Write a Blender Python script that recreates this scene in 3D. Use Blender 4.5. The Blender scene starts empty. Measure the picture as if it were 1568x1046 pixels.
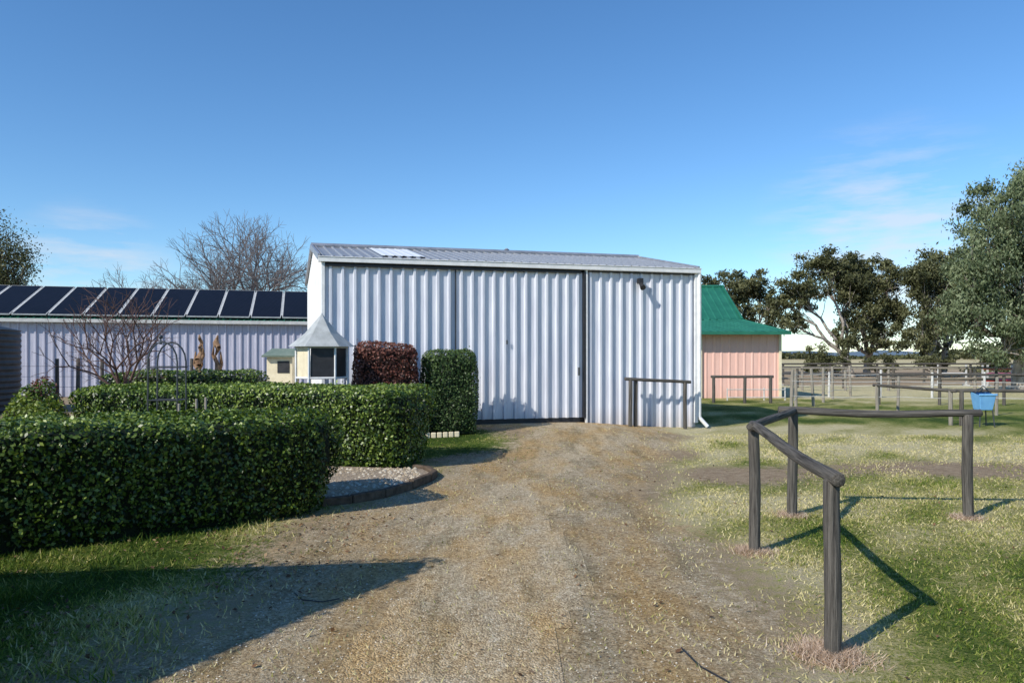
import bpy, math, random
import numpy as np
from mathutils import Vector, Matrix
rng=np.random.default_rng(7); random.seed(7)
S=bpy.context.scene
def ss(a,b,x):
    t=np.clip((np.asarray(x,float)-a)/(b-a),0,1); return t*t*(3-2*t)
def gz(x,y):
    x=np.asarray(x,float); y=np.asarray(y,float)
    return 0.2*ss(12.5,16,y)*(1-ss(1.0,4.5,x))
def g(x,y): return float(gz(x,y))
def wn(x,y,z,sc,seed,n=7):
    r=np.random.default_rng(seed); o=0
    for i in range(n):
        k=r.normal(size=3)*sc; o=o+np.sin(x*k[0]+y*k[1]+z*k[2]+r.uniform(0,6.28))
    return o/math.sqrt(n)*0.9
# ---------- nodes
def newmat(name):
    m=bpy.data.materials.new(name); m.use_nodes=True
    nt=m.node_tree; nt.nodes.clear()
    out=nt.nodes.new('ShaderNodeOutputMaterial'); b=nt.nodes.new('ShaderNodeBsdfPrincipled')
    nt.links.new(b.outputs[0],out.inputs[0]); return m,nt,b,out
def N(nt,t,**kw):
    n=nt.nodes.new(t)
    for k,v in kw.items(): setattr(n,k,v)
    return n
def ramp(nt,fac,stops):
    r=nt.nodes.new('ShaderNodeValToRGB'); e=r.color_ramp.elements
    while len(e)>1: e.remove(e[0])
    e[0].position=stops[0][0]; e[0].color=(*stops[0][1],1)
    for p,c in stops[1:]:
        q=e.new(p); q.color=(*c,1)
    nt.links.new(fac,r.inputs[0]); return r.outputs[0]
def mixc(nt,f,a,b,mode='MIX'):
    m=nt.nodes.new('ShaderNodeMix'); m.data_type='RGBA'; m.blend_type=mode
    for i,v in ((0,f),(6,a),(7,b)):
        if isinstance(v,(int,float)): m.inputs[i].default_value=v
        elif isinstance(v,tuple): m.inputs[i].default_value=(*v,1) if len(v)==3 else v
        else: nt.links.new(v,m.inputs[i])
    return m.outputs[2]
def math_(nt,op,a,b=0.0,c=None,clamp=False):
    m=nt.nodes.new('ShaderNodeMath'); m.operation=op; m.use_clamp=clamp
    for i,v in enumerate((a,b,c)):
        if v is None: continue
        if isinstance(v,(int,float)): m.inputs[i].default_value=v
        else: nt.links.new(v,m.inputs[i])
    return m.outputs[0]
def noise(nt,vec,scale,detail=4,rough=.6):
    n=N(nt,'ShaderNodeTexNoise'); n.inputs['Scale'].default_value=scale; n.inputs['Detail'].default_value=detail; n.inputs['Roughness'].default_value=rough
    if vec is not None: nt.links.new(vec,n.inputs['Vector'])
    return n.outputs[0]
def objvec(nt,scale=(1,1,1)):
    t=N(nt,'ShaderNodeTexCoord'); m=N(nt,'ShaderNodeMapping'); m.inputs['Scale'].default_value=scale
    nt.links.new(t.outputs['Object'],m.inputs[0]); return m.outputs[0]
def bump(nt,b,h,strength,dist):
    u=N(nt,'ShaderNodeBump'); u.inputs['Strength'].default_value=strength; u.inputs['Distance'].default_value=dist
    nt.links.new(h,u.inputs['Height']); nt.links.new(u.outputs[0],b.inputs['Normal'])
def simple(name,c1,c2,scale=(1,1,1),nscale=6,rough=.6,metal=0,bs=.2,bd=.01,spec=.4):
    m,nt,b,o=newmat(name); v=objvec(nt,scale); n=noise(nt,v,nscale,6,.65)
    col=ramp(nt,n,[(.3,c1),(.7,c2)]); nt.links.new(col,b.inputs['Base Color'])
    b.inputs['Roughness'].default_value=rough; b.inputs['Metallic'].default_value=metal
    b.inputs['Specular IOR Level'].default_value=spec
    if bs>0: bump(nt,b,n,bs,bd)
    return m
def leafmat(name,stops,rough=.45,trans=.25,spec=.5):
    m,nt,b,o=newmat(name); a=N(nt,'ShaderNodeAttribute',attribute_name='tone')
    col=ramp(nt,a.outputs['Fac'],stops); nt.links.new(col,b.inputs['Base Color'])
    b.inputs['Roughness'].default_value=rough; b.inputs['Specular IOR Level'].default_value=spec
    if trans>0:
        t=N(nt,'ShaderNodeBsdfTranslucent'); nt.links.new(mixc(nt,1.0,col,(1.0,1.0,.5),'MULTIPLY'),t.inputs[0])
        mx=N(nt,'ShaderNodeMixShader'); mx.inputs[0].default_value=trans
        nt.links.new(b.outputs[0],mx.inputs[1]); nt.links.new(t.outputs[0],mx.inputs[2]); nt.links.new(mx.outputs[0],o.inputs[0])
    return m
# ---------- mesh helpers
def link(ob,parent=None):
    S.collection.objects.link(ob)
    if parent: ob.parent=parent
    return ob
def group(name,loc=(0,0,0)):
    e=bpy.data.objects.new(name,None); e.empty_display_size=.2; return link(e)
def fastmesh(name,verts,faces,mat,parent=None,attrs=None,smooth=False):
    me=bpy.data.meshes.new(name); verts=np.asarray(verts,np.float32); faces=np.asarray(faces,np.int32)
    k=faces.shape[1]; me.vertices.add(len(verts)); me.vertices.foreach_set('co',verts.ravel())
    me.loops.add(faces.size); me.loops.foreach_set('vertex_index',faces.ravel())
    me.polygons.add(len(faces)); me.polygons.foreach_set('loop_start',np.arange(0,faces.size,k,dtype=np.int32))
    me.update(calc_edges=True)
    if attrs:
        for an,av in attrs.items():
            av=np.asarray(av,np.float32)
            if av.ndim==1:
                a=me.attributes.new(an,'FLOAT','POINT'); a.data.foreach_set('value',av)
            else:
                a=me.attributes.new(an,'FLOAT_COLOR','POINT'); a.data.foreach_set('color',av.ravel())
    if smooth: me.polygons.foreach_set('use_smooth',np.ones(len(faces),bool))
    me.materials.append(mat); ob=bpy.data.objects.new(name,me); return link(ob,parent)
class MB:
    def __init__(s): s.v=[]; s.f=[]
    def poly(s,vs,fs):
        o=len(s.v); s.v+= [tuple(map(float,v)) for v in vs]; s.f+=[tuple(o+i for i in f) for f in fs]
    def box(s,c,size,rz=0,M=None):
        hx,hy,hz=size[0]/2,size[1]/2,size[2]/2
        R=M if M is not None else Matrix.Rotation(rz,3,'Z'); c=Vector(c)
        vs=[c+R@Vector((x*hx,y*hy,z*hz)) for x in(-1,1) for y in(-1,1) for z in(-1,1)]
        s.poly(vs,[(0,1,3,2),(4,6,7,5),(0,4,5,1),(2,3,7,6),(0,2,6,4),(1,5,7,3)])
    def tube(s,p0,p1,r0,r1=None,n=8,cap=True):
        r1=r0 if r1 is None else r1
        p0=Vector(p0);p1=Vector(p1); d=(p1-p0)
        if d.length<1e-6: return
        d.normalize()
        a=d.orthogonal().normalized(); b=d.cross(a); vs=[]
        for p,r in((p0,r0),(p1,r1)):
            for i in range(n):
                t=2*math.pi*i/n; vs.append(p+a*math.cos(t)*r+b*math.sin(t)*r)
        fs=[(i,(i+1)%n,n+(i+1)%n,n+i) for i in range(n)]
        if cap: fs+=[tuple(range(n))[::-1],tuple(range(n,2*n))]
        s.poly(vs,fs)
    def path(s,pts,r,n=6):
        for i in range(len(pts)-1):
            ra=r[i] if hasattr(r,'__len__') else r; rb=r[i+1] if hasattr(r,'__len__') else r
            s.tube(pts[i],pts[i+1],ra,rb,n,cap=(i==len(pts)-2))
    def obj(s,name,mat,parent=None,smooth=False,bevel=0):
        me=bpy.data.meshes.new(name); me.from_pydata(s.v,[],s.f); me.update(); me.materials.append(mat)
        if smooth:
            me.polygons.foreach_set('use_smooth',np.ones(len(me.polygons),bool))
        ob=bpy.data.objects.new(name,me); link(ob,parent)
        if bevel:
            md=ob.modifiers.new('b','BEVEL'); md.width=bevel; md.segments=2; md.limit_method='ANGLE'
        return ob
def segs_obj(name,P0,P1,R0,R1,mat,parent,n=5):
    P0=np.array(P0);P1=np.array(P1);R0=np.array(R0);R1=np.array(R1); d=P1-P0; d/=np.linalg.norm(d,axis=1,keepdims=True)+1e-9
    ref=np.where(np.abs(d[:,2:3])<.9,[[0,0,1.]],[[1.,0,0]]); a=np.cross(d,ref); a/=np.linalg.norm(a,axis=1,keepdims=True); b=np.cross(d,a)
    V=[]
    for P,R in((P0,R0),(P1,R1)):
        for i in range(n):
            t=2*math.pi*i/n; V.append(P+(a*math.cos(t)+b*math.sin(t))*R[:,None])
    V=np.stack(V,1); M=len(P0); base=(np.arange(M)*2*n)[:,None,None]
    F=np.array([[i,(i+1)%n,n+(i+1)%n,n+i] for i in range(n)])[None]+base
    return fastmesh(name,V.reshape(-1,3),F.reshape(-1,4),mat,parent,smooth=True)
def leaves(name,C,size,mat,parent,tone,nrm=None,droop=0,aspect=.5,rs=None):
    r=rs or rng; n=len(C); a=r.normal(size=(n,3)); 
    if droop: a[:,2]-=droop
    if nrm is not None:
        m=nrm+r.normal(size=(n,3))*.6; m/=np.linalg.norm(m,axis=1,keepdims=True); a=a-m*np.sum(a*m,1,keepdims=True)
    a/=np.linalg.norm(a,axis=1,keepdims=True)+1e-9
    q=m if nrm is not None else r.normal(size=(n,3))
    b=np.cross(a,q); b/=np.linalg.norm(b,axis=1,keepdims=True)+1e-9
    s=(size*r.uniform(.6,1.3,n))[:,None]; a=a*s*.5; b=b*s*.5*aspect
    V=np.stack([C-a,C+b-a*.1,C+a,C-b-a*.1],1).reshape(-1,3)
    F=np.arange(4*n).reshape(n,4)
    return fastmesh(name,V,F,mat,parent,{'tone':np.repeat(tone,4)})
PROF=lambda p,d:[(0,0),(.32*p,0),(.40*p,d),(.58*p,d),(.67*p,0)]
def ribsheet(mb,a0,a1,b0,b1,n,pitch,depth):
    a0,a1,b0,b1,n=map(Vector,(a0,a1,b0,b1,n)); n.normalize(); L=(a1-a0).length; k=max(1,int(round(L/pitch))); p=L/k
    ts=[]; 
    for i in range(k):
        for (u,h) in PROF(p,depth): ts.append(((i*p+u)/L,h))
    ts.append((1,0)); vs=[];fs=[]
    for t,h in ts:
        vs.append(a0.lerp(a1,t)+n*h); vs.append(b0.lerp(b1,t)+n*h)
    for i in range(len(ts)-1): fs.append((2*i,2*i+2,2*i+3,2*i+1))
    mb.poly(vs,fs)
# ---------- world, sun, camera
EL=34.8; AZ=227.4
w=bpy.data.worlds.new('World'); S.world=w; w.use_nodes=True; nt=w.node_tree; nt.nodes.clear()
wo=N(nt,'ShaderNodeOutputWorld'); bg=N(nt,'ShaderNodeBackground'); sky=N(nt,'ShaderNodeTexSky')
sky.sky_type='NISHITA'; sky.sun_disc=False; sky.sun_elevation=math.radians(EL); sky.sun_rotation=math.radians(AZ)
sky.altitude=100; sky.air_density=1.0; sky.dust_density=0.0; sky.ozone_density=3.0
hs=N(nt,'ShaderNodeHueSaturation'); hs.inputs['Saturation'].default_value=1.15; hs.inputs['Value'].default_value=1.25; nt.links.new(sky.outputs[0],hs.inputs['Color'])
skb=mixc(nt,1.0,hs.outputs[0],(.86,1.0,1.10),'MULTIPLY')
tc=N(nt,'ShaderNodeTexCoord'); mp=N(nt,'ShaderNodeMapping'); mp.inputs['Scale'].default_value=(2.2,2.2,12)
nt.links.new(tc.outputs['Generated'],mp.inputs[0]); cn=noise(nt,mp.outputs[0],3.2,7,.6)
def near(dirv,rad):
    v=Vector(dirv).normalized(); m=N(nt,'ShaderNodeVectorMath',operation='DISTANCE'); nt.links.new(tc.outputs['Generated'],m.inputs[0]); m.inputs[1].default_value=v
    mr=N(nt,'ShaderNodeMapRange'); mr.inputs[1].default_value=rad; mr.inputs[2].default_value=0; nt.links.new(m.outputs['Value'],mr.inputs[0]); return mr.outputs[0]
msk=math_(nt,'MAXIMUM',near((.50,1,.135),.17),near((-.56,1,.09),.11))
cm=N(nt,'ShaderNodeMapRange'); cm.inputs[1].default_value=.46; cm.inputs[2].default_value=.70; nt.links.new(math_(nt,'ADD',cn,math_(nt,'MULTIPLY',msk,.10)),cm.inputs[0])
cf=math_(nt,'MULTIPLY',cm.outputs[0],math_(nt,'MULTIPLY',msk,1.6,clamp=True),clamp=True)
skc=mixc(nt,math_(nt,'MULTIPLY',cf,.6),skb,(6.6,6.7,7.2))
nt.links.new(skc,bg.inputs[0]); bg.inputs[1].default_value=.12; nt.links.new(bg.outputs[0],wo.inputs[0])
sl=bpy.data.lights.new('sun','SUN'); sl.energy=5.0; sl.angle=math.radians(.5); sl.color=(1,.94,.83)
so=bpy.data.objects.new('sun',sl); link(so)
sd=Vector((1.058,.973,-1.0)).normalized(); so.rotation_euler=sd.to_track_quat('-Z','Y').to_euler()
cam=bpy.data.cameras.new('camera'); co=bpy.data.objects.new('camera',cam); link(co); co.location=(0,0,1.7); co.rotation_euler=(math.radians(90),0,0)
cam.sensor_width=36; cam.lens=36*1150/1568; cam.shift_y=22/1568; cam.clip_end=6000; S.camera=co
S.view_settings.view_transform='Standard'; S.view_settings.look='None'; S.view_settings.exposure=0
# ---------- materials
M_post=simple('weathered_post_wood',(.018,.016,.015),(.18,.165,.145),(22,22,.9),3,.85,0,.9,.02,.2)
M_postl=simple('pale_post_wood',(.16,.145,.12),(.36,.33,.28),(14,14,1.1),3,.85,0,.6,.02,.2)
M_dark=simple('dark_steel',(.015,.015,.017),(.035,.035,.04),rough=.5)
M_iron=simple('painted_iron',(.02,.025,.03),(.05,.055,.06),rough=.4,spec=.6)
M_white=simple('white_paint_and_sunlit_wall',(.6,.61,.62),(.78,.78,.78),rough=.5,bs=.05)
M_lwhite=simple('weathered_white_paint',(.40,.40,.39),(.62,.62,.6),rough=.6,bs=.05)
M_cream=simple('cream_panel',(.6,.52,.36),(.75,.68,.5),rough=.6,bs=.05)
M_trim=simple('grey_flashing',(.28,.29,.32),(.45,.46,.5),(1,1,1),3,.4,.5,.05)
def clad(name,c1,c2,c3,metal,rough,dirt=.45):
    m,nt,b,o=newmat(name); v=objvec(nt,(2.5,2.5,.25)); n1=noise(nt,v,4,6,.7); n2=noise(nt,objvec(nt,(1,1,1)),1.2,4,.6)
    col=ramp(nt,n1,[(.3,c1),(.55,c2),(.75,c3)]); col=mixc(nt,math_(nt,'MULTIPLY',n2,.35),col,c1)
    geo=N(nt,'ShaderNodeNewGeometry'); sx=N(nt,'ShaderNodeSeparateXYZ'); nt.links.new(geo.outputs['Position'],sx.inputs[0])
    h=N(nt,'ShaderNodeMapRange'); h.inputs[1].default_value=.75; h.inputs[2].default_value=.15; nt.links.new(math_(nt,'ADD',sx.outputs[2],math_(nt,'MULTIPLY',n1,.4)),h.inputs[0])
    col=mixc(nt,math_(nt,'MULTIPLY',h.outputs[0],dirt),col,(.3,.22,.15))
    nt.links.new(col,b.inputs['Base Color']); b.inputs['Metallic'].default_value=metal
    nt.links.new(math_(nt,'MULTIPLY_ADD',n1,.25,rough-.1),b.inputs['Roughness']); bump(nt,b,n2,.15,.02); return m
M_clad=clad('zincalume_cladding',(.50,.52,.60),(.66,.68,.74),(.76,.77,.81),.08,.5)
M_clad2=clad('weathered_cladding',(.38,.38,.47),(.49,.49,.58),(.56,.56,.64),.05,.55,.3)
M_roof=clad('zincalume_roof',(.24,.255,.28),(.34,.355,.38),(.44,.455,.48),.3,.42)
M_pink=clad('salmon_cladding',(.70,.42,.35),(.78,.49,.42),(.82,.55,.48),0,.6,.2)
M_green=simple('green_roof_steel',(.012,.11,.07),(.025,.17,.11),(1,1,1),2,.45,0,.05)
M_gg=simple('grey_green_lid',(.10,.15,.12),(.18,.22,.18),rough=.6,bs=.05)
M_skyl=simple('fibreglass_skylight',(.75,.77,.78),(.85,.87,.88),rough=.35,bs=.05)
m,nt,b,o=newmat('solar_glass'); M_solar=m
v=objvec(nt,(1,1,1)); br=N(nt,'ShaderNodeTexBrick'); br.offset=0; br.inputs['Scale'].default_value=6; br.inputs['Mortar Size'].default_value=.02; br.inputs['Brick Width'].default_value=1; br.inputs['Row Height'].default_value=1
br.inputs[1].default_value=(.006,.007,.012,1);br.inputs[2].default_value=(.008,.009,.016,1);br.inputs[3].default_value=(.03,.032,.04,1)
nt.links.new(v,br.inputs[0]); nt.links.new(br.outputs[0],b.inputs['Base Color']); b.inputs['Roughness'].default_value=.4; b.inputs['Specular IOR Level'].default_value=.05
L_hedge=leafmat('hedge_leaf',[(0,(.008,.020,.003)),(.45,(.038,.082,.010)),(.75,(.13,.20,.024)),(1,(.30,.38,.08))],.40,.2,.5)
L_top=leafmat('topiary_leaf',[(0,(.012,.028,.008)),(.5,(.05,.095,.025)),(1,(.13,.19,.05))],.5,.2,.4)
L_red=leafmat('maroon_leaf',[(0,(.05,.016,.012)),(.5,(.16,.055,.04)),(1,(.32,.14,.1))],.5,.2,.4)
L_gum=leafmat('gum_leaf',[(0,(.022,.026,.011)),(.5,(.090,.098,.042)),(1,(.22,.22,.11))],.55,.25,.3)
L_gum2=leafmat('blue_gum_leaf',[(0,(.032,.048,.025)),(.5,(.13,.17,.085)),(1,(.30,.34,.20))],.55,.25,.3)
L_grass=leafmat('grass_blade',[(0,(.065,.12,.015)),(.35,(.18,.24,.035)),(.6,(.40,.37,.12)),(1,(.72,.63,.36))],.6,.3,.2)
L_yel=leafmat('golden_leaf',[(0,(.05,.08,.01)),(.5,(.16,.22,.03)),(1,(.32,.36,.07))],.5,.25,.4)
L_dead=leafmat('dead_leaf',[(0,(.06,.035,.02)),(.5,(.2,.11,.06)),(1,(.42,.3,.18))],.7,.15,.2)
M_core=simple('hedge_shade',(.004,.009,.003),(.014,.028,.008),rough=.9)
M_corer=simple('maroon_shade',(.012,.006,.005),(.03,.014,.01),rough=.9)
B_gum=simple('gum_bark',(.14,.115,.095),(.46,.42,.37),(2,2,.6),2.5,.8,0,.3,.05,.2)
B_bare=simple('grey_bark',(.13,.11,.11),(.24,.21,.21),rough=.9)
B_red=simple('reddish_bark',(.08,.045,.04),(.17,.1,.085),rough=.9)
M_bark=simple('dark_bark',(.06,.045,.035),(.15,.12,.09),(3,3,1),4,.9,0,.5,.03,.2)
# ---------- ground
EY=[-20,0,3.9,4.71,6.86,7.98,9.1,10.3,12.2,13.3,15.3,16.2,18.5]
EXL=[-2.6,-2.3,-1.98,-1.88,-1.75,-1.83,-1.5,-1.12,-.85,.1,.35,-1.4,-1.6]
EXR=[.6,.8,1.15,1.5,1.72,1.45,1.45,1.8,2.3,2.6,3.1,3.3,3.4]
def drive_in(x,y):
    xl=np.interp(y,EY,EXL); xr=np.interp(y,EY,EXR)
    return np.minimum(np.minimum(x-xl,xr-x), (18.0-y))
def dryf(x,y):
    n=wn(x,y,0,.9,3)*.26+wn(x,y,0,3.2,4)*.18
    d=.56+n+.22*ss(8,12,y)*ss(0,3,x)
    dr=drive_in(x,y); d=d+.40*ss(-1.6,0,dr)
    d=d-.30*np.exp(-((x-3.2)**2/2+(y-5.8)**2/2.0))-.25*np.exp(-((x-3)**2/2+(y-3.8)**2/.8))-.48*ss(-1.5,-2.2,x)*ss(12,9,y)+.9*ss(26,40,y)
    d=d-.45*ss(17,20,y)*ss(30,24,y)*ss(3,5,x)-.35*ss(.4,.0,x)*ss(11.5,12.5,y)*ss(16,15,y)
    return np.clip(d,0,1)
def dirtf(x,y):
    band=np.exp(-((y-(11.0+.05*(x-4)))**2/.7))*ss(1.8,3.2,x)*.9
    n=wn(x,y,0,1.6,5)*.2
    a=ss(-1.1,0.1,drive_in(x,y))*.6
    ar=ss(40,46,y)*ss(130,80,y)*ss(8,12,x)*.75
    yard=ss(12.5,14,y)*ss(-1.5,-3,x)*.6
    base=np.maximum.reduce([band,a,ar,yard])
    return np.clip(base+n*ss(.02,.3,base+.1)+.12,0,1)
def axis(segs):
    o=[]
    for a,b_,s in segs: o+=list(np.arange(a,b_,s))
    return np.array(o+[segs[-1][1]],float)
gx=axis([(-3000,-400,650),(-400,-60,40),(-60,-12,4),(-12,-6,.6),(-6,8,.11),(8,14,.3),(14,40,1.5),(40,400,30),(400,3000,650)])
gy=axis([(-60,-6,9),(-6,2.5,.8),(2.5,18.6,.11),(18.6,30,.5),(30,80,2.5),(80,400,30),(400,4500,410)])
X,Y=np.meshgrid(gx,gy); nx=len(gx); Xf=X.ravel();Yf=Y.ravel()
nearm=ss(40,20,np.hypot(Xf,Yf-8))
Z=gz(Xf,Yf)+nearm*(wn(Xf,Yf,0,1.3,11)*.008+wn(Xf,Yf,0,5,12)*.003)
I=np.arange(len(gy)*nx).reshape(len(gy),nx)
F=np.stack([I[:-1,:-1],I[:-1,1:],I[1:,1:],I[1:,:-1]],-1).reshape(-1,4)
col=np.stack([dryf(Xf,Yf),dirtf(Xf,Yf),ss(60,400,Yf),np.ones_like(Xf)],1)
diw=drive_in(Xf,Yf)+wn(Xf,Yf,0,1.5,21)*.16
edge=np.clip((diw+.75)/1.35,0,2)*(Yf>-20)*(Yf<19)
def gravel(nt,b):
    v=objvec(nt)
    nb=noise(nt,objvec(nt,(1.5,.6,1)),1.0,5,.62); nm=noise(nt,v,7,6,.78); nf=noise(nt,v,95,3,.8)
    vo=N(nt,'ShaderNodeTexVoronoi'); vo.inputs['Scale'].default_value=78; nt.links.new(v,vo.inputs['Vector'])
    sv=N(nt,'ShaderNodeSeparateColor'); nt.links.new(vo.outputs['Color'],sv.inputs[0])
    v2=N(nt,'ShaderNodeTexVoronoi'); v2.inputs['Scale'].default_value=34; nt.links.new(v,v2.inputs['Vector'])
    s2=N(nt,'ShaderNodeSeparateColor'); nt.links.new(v2.outputs['Color'],s2.inputs[0])
    f1=math_(nt,'ADD',math_(nt,'MULTIPLY',sv.outputs[0],.32),math_(nt,'ADD',math_(nt,'MULTIPLY',nf,.30),math_(nt,'MULTIPLY',nm,.42)))
    f1=math_(nt,'ADD',f1,math_(nt,'MULTIPLY',s2.outputs[1],.16))
    c=ramp(nt,f1,[(.25,(.14,.10,.06)),(.48,(.37,.285,.18)),(.68,(.57,.465,.31)),(.98,(.86,.78,.62))])
    c=mixc(nt,ramp(nt,nb,[(.42,(0,0,0)),(.62,(.8,.8,.8))]),c,mixc(nt,1.0,c,(1.0,.80,.50),'MULTIPLY'))
    c=mixc(nt,ramp(nt,noise(nt,objvec(nt,(1.7,.35,1)),1.5,6,.7),[(.50,(0,0,0)),(.64,(.9,.9,.9))]),c,mixc(nt,1.0,c,(.60,.61,.57),'MULTIPLY'))
    h=math_(nt,'ADD',math_(nt,'MULTIPLY',vo.outputs['Distance'],-1.0),nf)
    return c,h,nm,nf
m,nt,b,o=newmat('grass_ground')
at=N(nt,'ShaderNodeAttribute',attribute_name='m'); sp=N(nt,'ShaderNodeSeparateColor'); nt.links.new(at.outputs['Color'],sp.inputs[0])
gc,gh_,nm,nf0=gravel(nt,b)
v=objvec(nt); nb=noise(nt,v,1.3,5,.65); nf=noise(nt,v,40,4,.9)
dr=math_(nt,'ADD',sp.outputs[0],math_(nt,'MULTIPLY_ADD',nm,1.5,-.75)); dr=math_(nt,'ADD',dr,math_(nt,'MULTIPLY_ADD',nf,2.1,-1.05),clamp=True)
grass=ramp(nt,dr,[(0,(.045,.085,.015)),(.3,(.14,.19,.035)),(.55,(.32,.31,.10)),(.8,(.52,.46,.22)),(1,(.68,.60,.38))])
dirt=ramp(nt,math_(nt,'ADD',math_(nt,'MULTIPLY',nm,.5),math_(nt,'MULTIPLY',nf,.5)),[(.35,(.19,.13,.08)),(.5,(.40,.30,.20)),(.65,(.60,.49,.35))])
dm=math_(nt,'ADD',sp.outputs[1],math_(nt,'MULTIPLY_ADD',nf,1.3,-.65)); dm=math_(nt,'ADD',dm,math_(nt,'MULTIPLY_ADD',nm,1.3,-.65))
mr=N(nt,'ShaderNodeMapRange'); mr.inputs[1].default_value=.35; mr.inputs[2].default_value=.65; nt.links.new(dm,mr.inputs[0])
c=mixc(nt,mr.outputs[0],grass,dirt); c=mixc(nt,sp.outputs[2],c,ramp(nt,nb,[(.3,(.42,.33,.17)),(.7,(.5,.42,.24))]))
c=mixc(nt,math_(nt,'MULTIPLY',nb,.4),c,mixc(nt,1.0,c,(.68,.66,.6),'MULTIPLY'))
ae=N(nt,'ShaderNodeAttribute',attribute_name='edge')
al=math_(nt,'ADD',ae.outputs['Fac'],math_(nt,'MULTIPLY_ADD',nm,1.6,-.8)); al=math_(nt,'ADD',al,math_(nt,'MULTIPLY_ADD',nf0,1.1,-.55))
mr=N(nt,'ShaderNodeMapRange'); mr.inputs[1].default_value=.38; mr.inputs[2].default_value=.56; nt.links.new(al,mr.inputs[0])
c=mixc(nt,mr.outputs[0],c,gc)
nt.links.new(c,b.inputs['Base Color']); b.inputs['Roughness'].default_value=.95; b.inputs['Specular IOR Level'].default_value=.1
bump(nt,b,math_(nt,'ADD',nf,math_(nt,'MULTIPLY',nm,.8)),1.0,.035)
fastmesh('ground',np.stack([Xf,Yf,Z],1),F,m,attrs={'m':col,'edge':edge},smooth=True)
keep=(edge[F].min(1)>1.30)
Fd=F[keep]; u,inv=np.unique(Fd,return_inverse=True)
m,nt,b,o=newmat('gravel'); c,h,_,_=gravel(nt,b)
nt.links.new(c,b.inputs['Base Color']); b.inputs['Roughness'].default_value=.92; b.inputs['Specular IOR Level'].default_value=.1; bump(nt,b,h,.8,.016)
fastmesh('gravel_driveway',np.stack([Xf[u],Yf[u],Z[u]+.004],1),inv.reshape(-1,4),m,smooth=True)
def gh(x,y): return gz(x,y)+wn(x,y,0,1.3,11)*.008+wn(x,y,0,5,12)*.003
n=15000; py=3+rng.uniform(0,1,n)**1.6*9; px=rng.uniform(-2.4,2.2,n); k=drive_in(px,py)>-.15+rng.uniform(0,.3,n); px=px[k];py=py[k];n=len(px)
s=rng.uniform(.003,.0085,n); ang=rng.uniform(0,6.28,n); V=[]
zb=gh(px,py)+.003
for i in range(4):
    a=ang+i*math.pi/2+rng.uniform(-.4,.4,n); V.append(np.stack([px+np.cos(a)*s,py+np.sin(a)*s*.8,zb],1))
V.append(np.stack([px+rng.uniform(-.3,.3,n)*s,py,zb+s*.8],1)); V=np.stack(V,1)
Fp=(np.array([[0,1,4],[1,2,4],[2,3,4],[3,0,4]])[None]+(np.arange(n)*5)[:,None,None]).reshape(-1,3)
L_peb=leafmat('pebble_stone',[(0,(.15,.11,.07)),(.5,(.4,.32,.22)),(1,(.72,.66,.54))],.9,0,.2)
fastmesh('loose_gravel',V.reshape(-1,3),Fp,L_peb,attrs={'tone':np.repeat(rng.uniform(0,1,n),5)})
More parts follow.
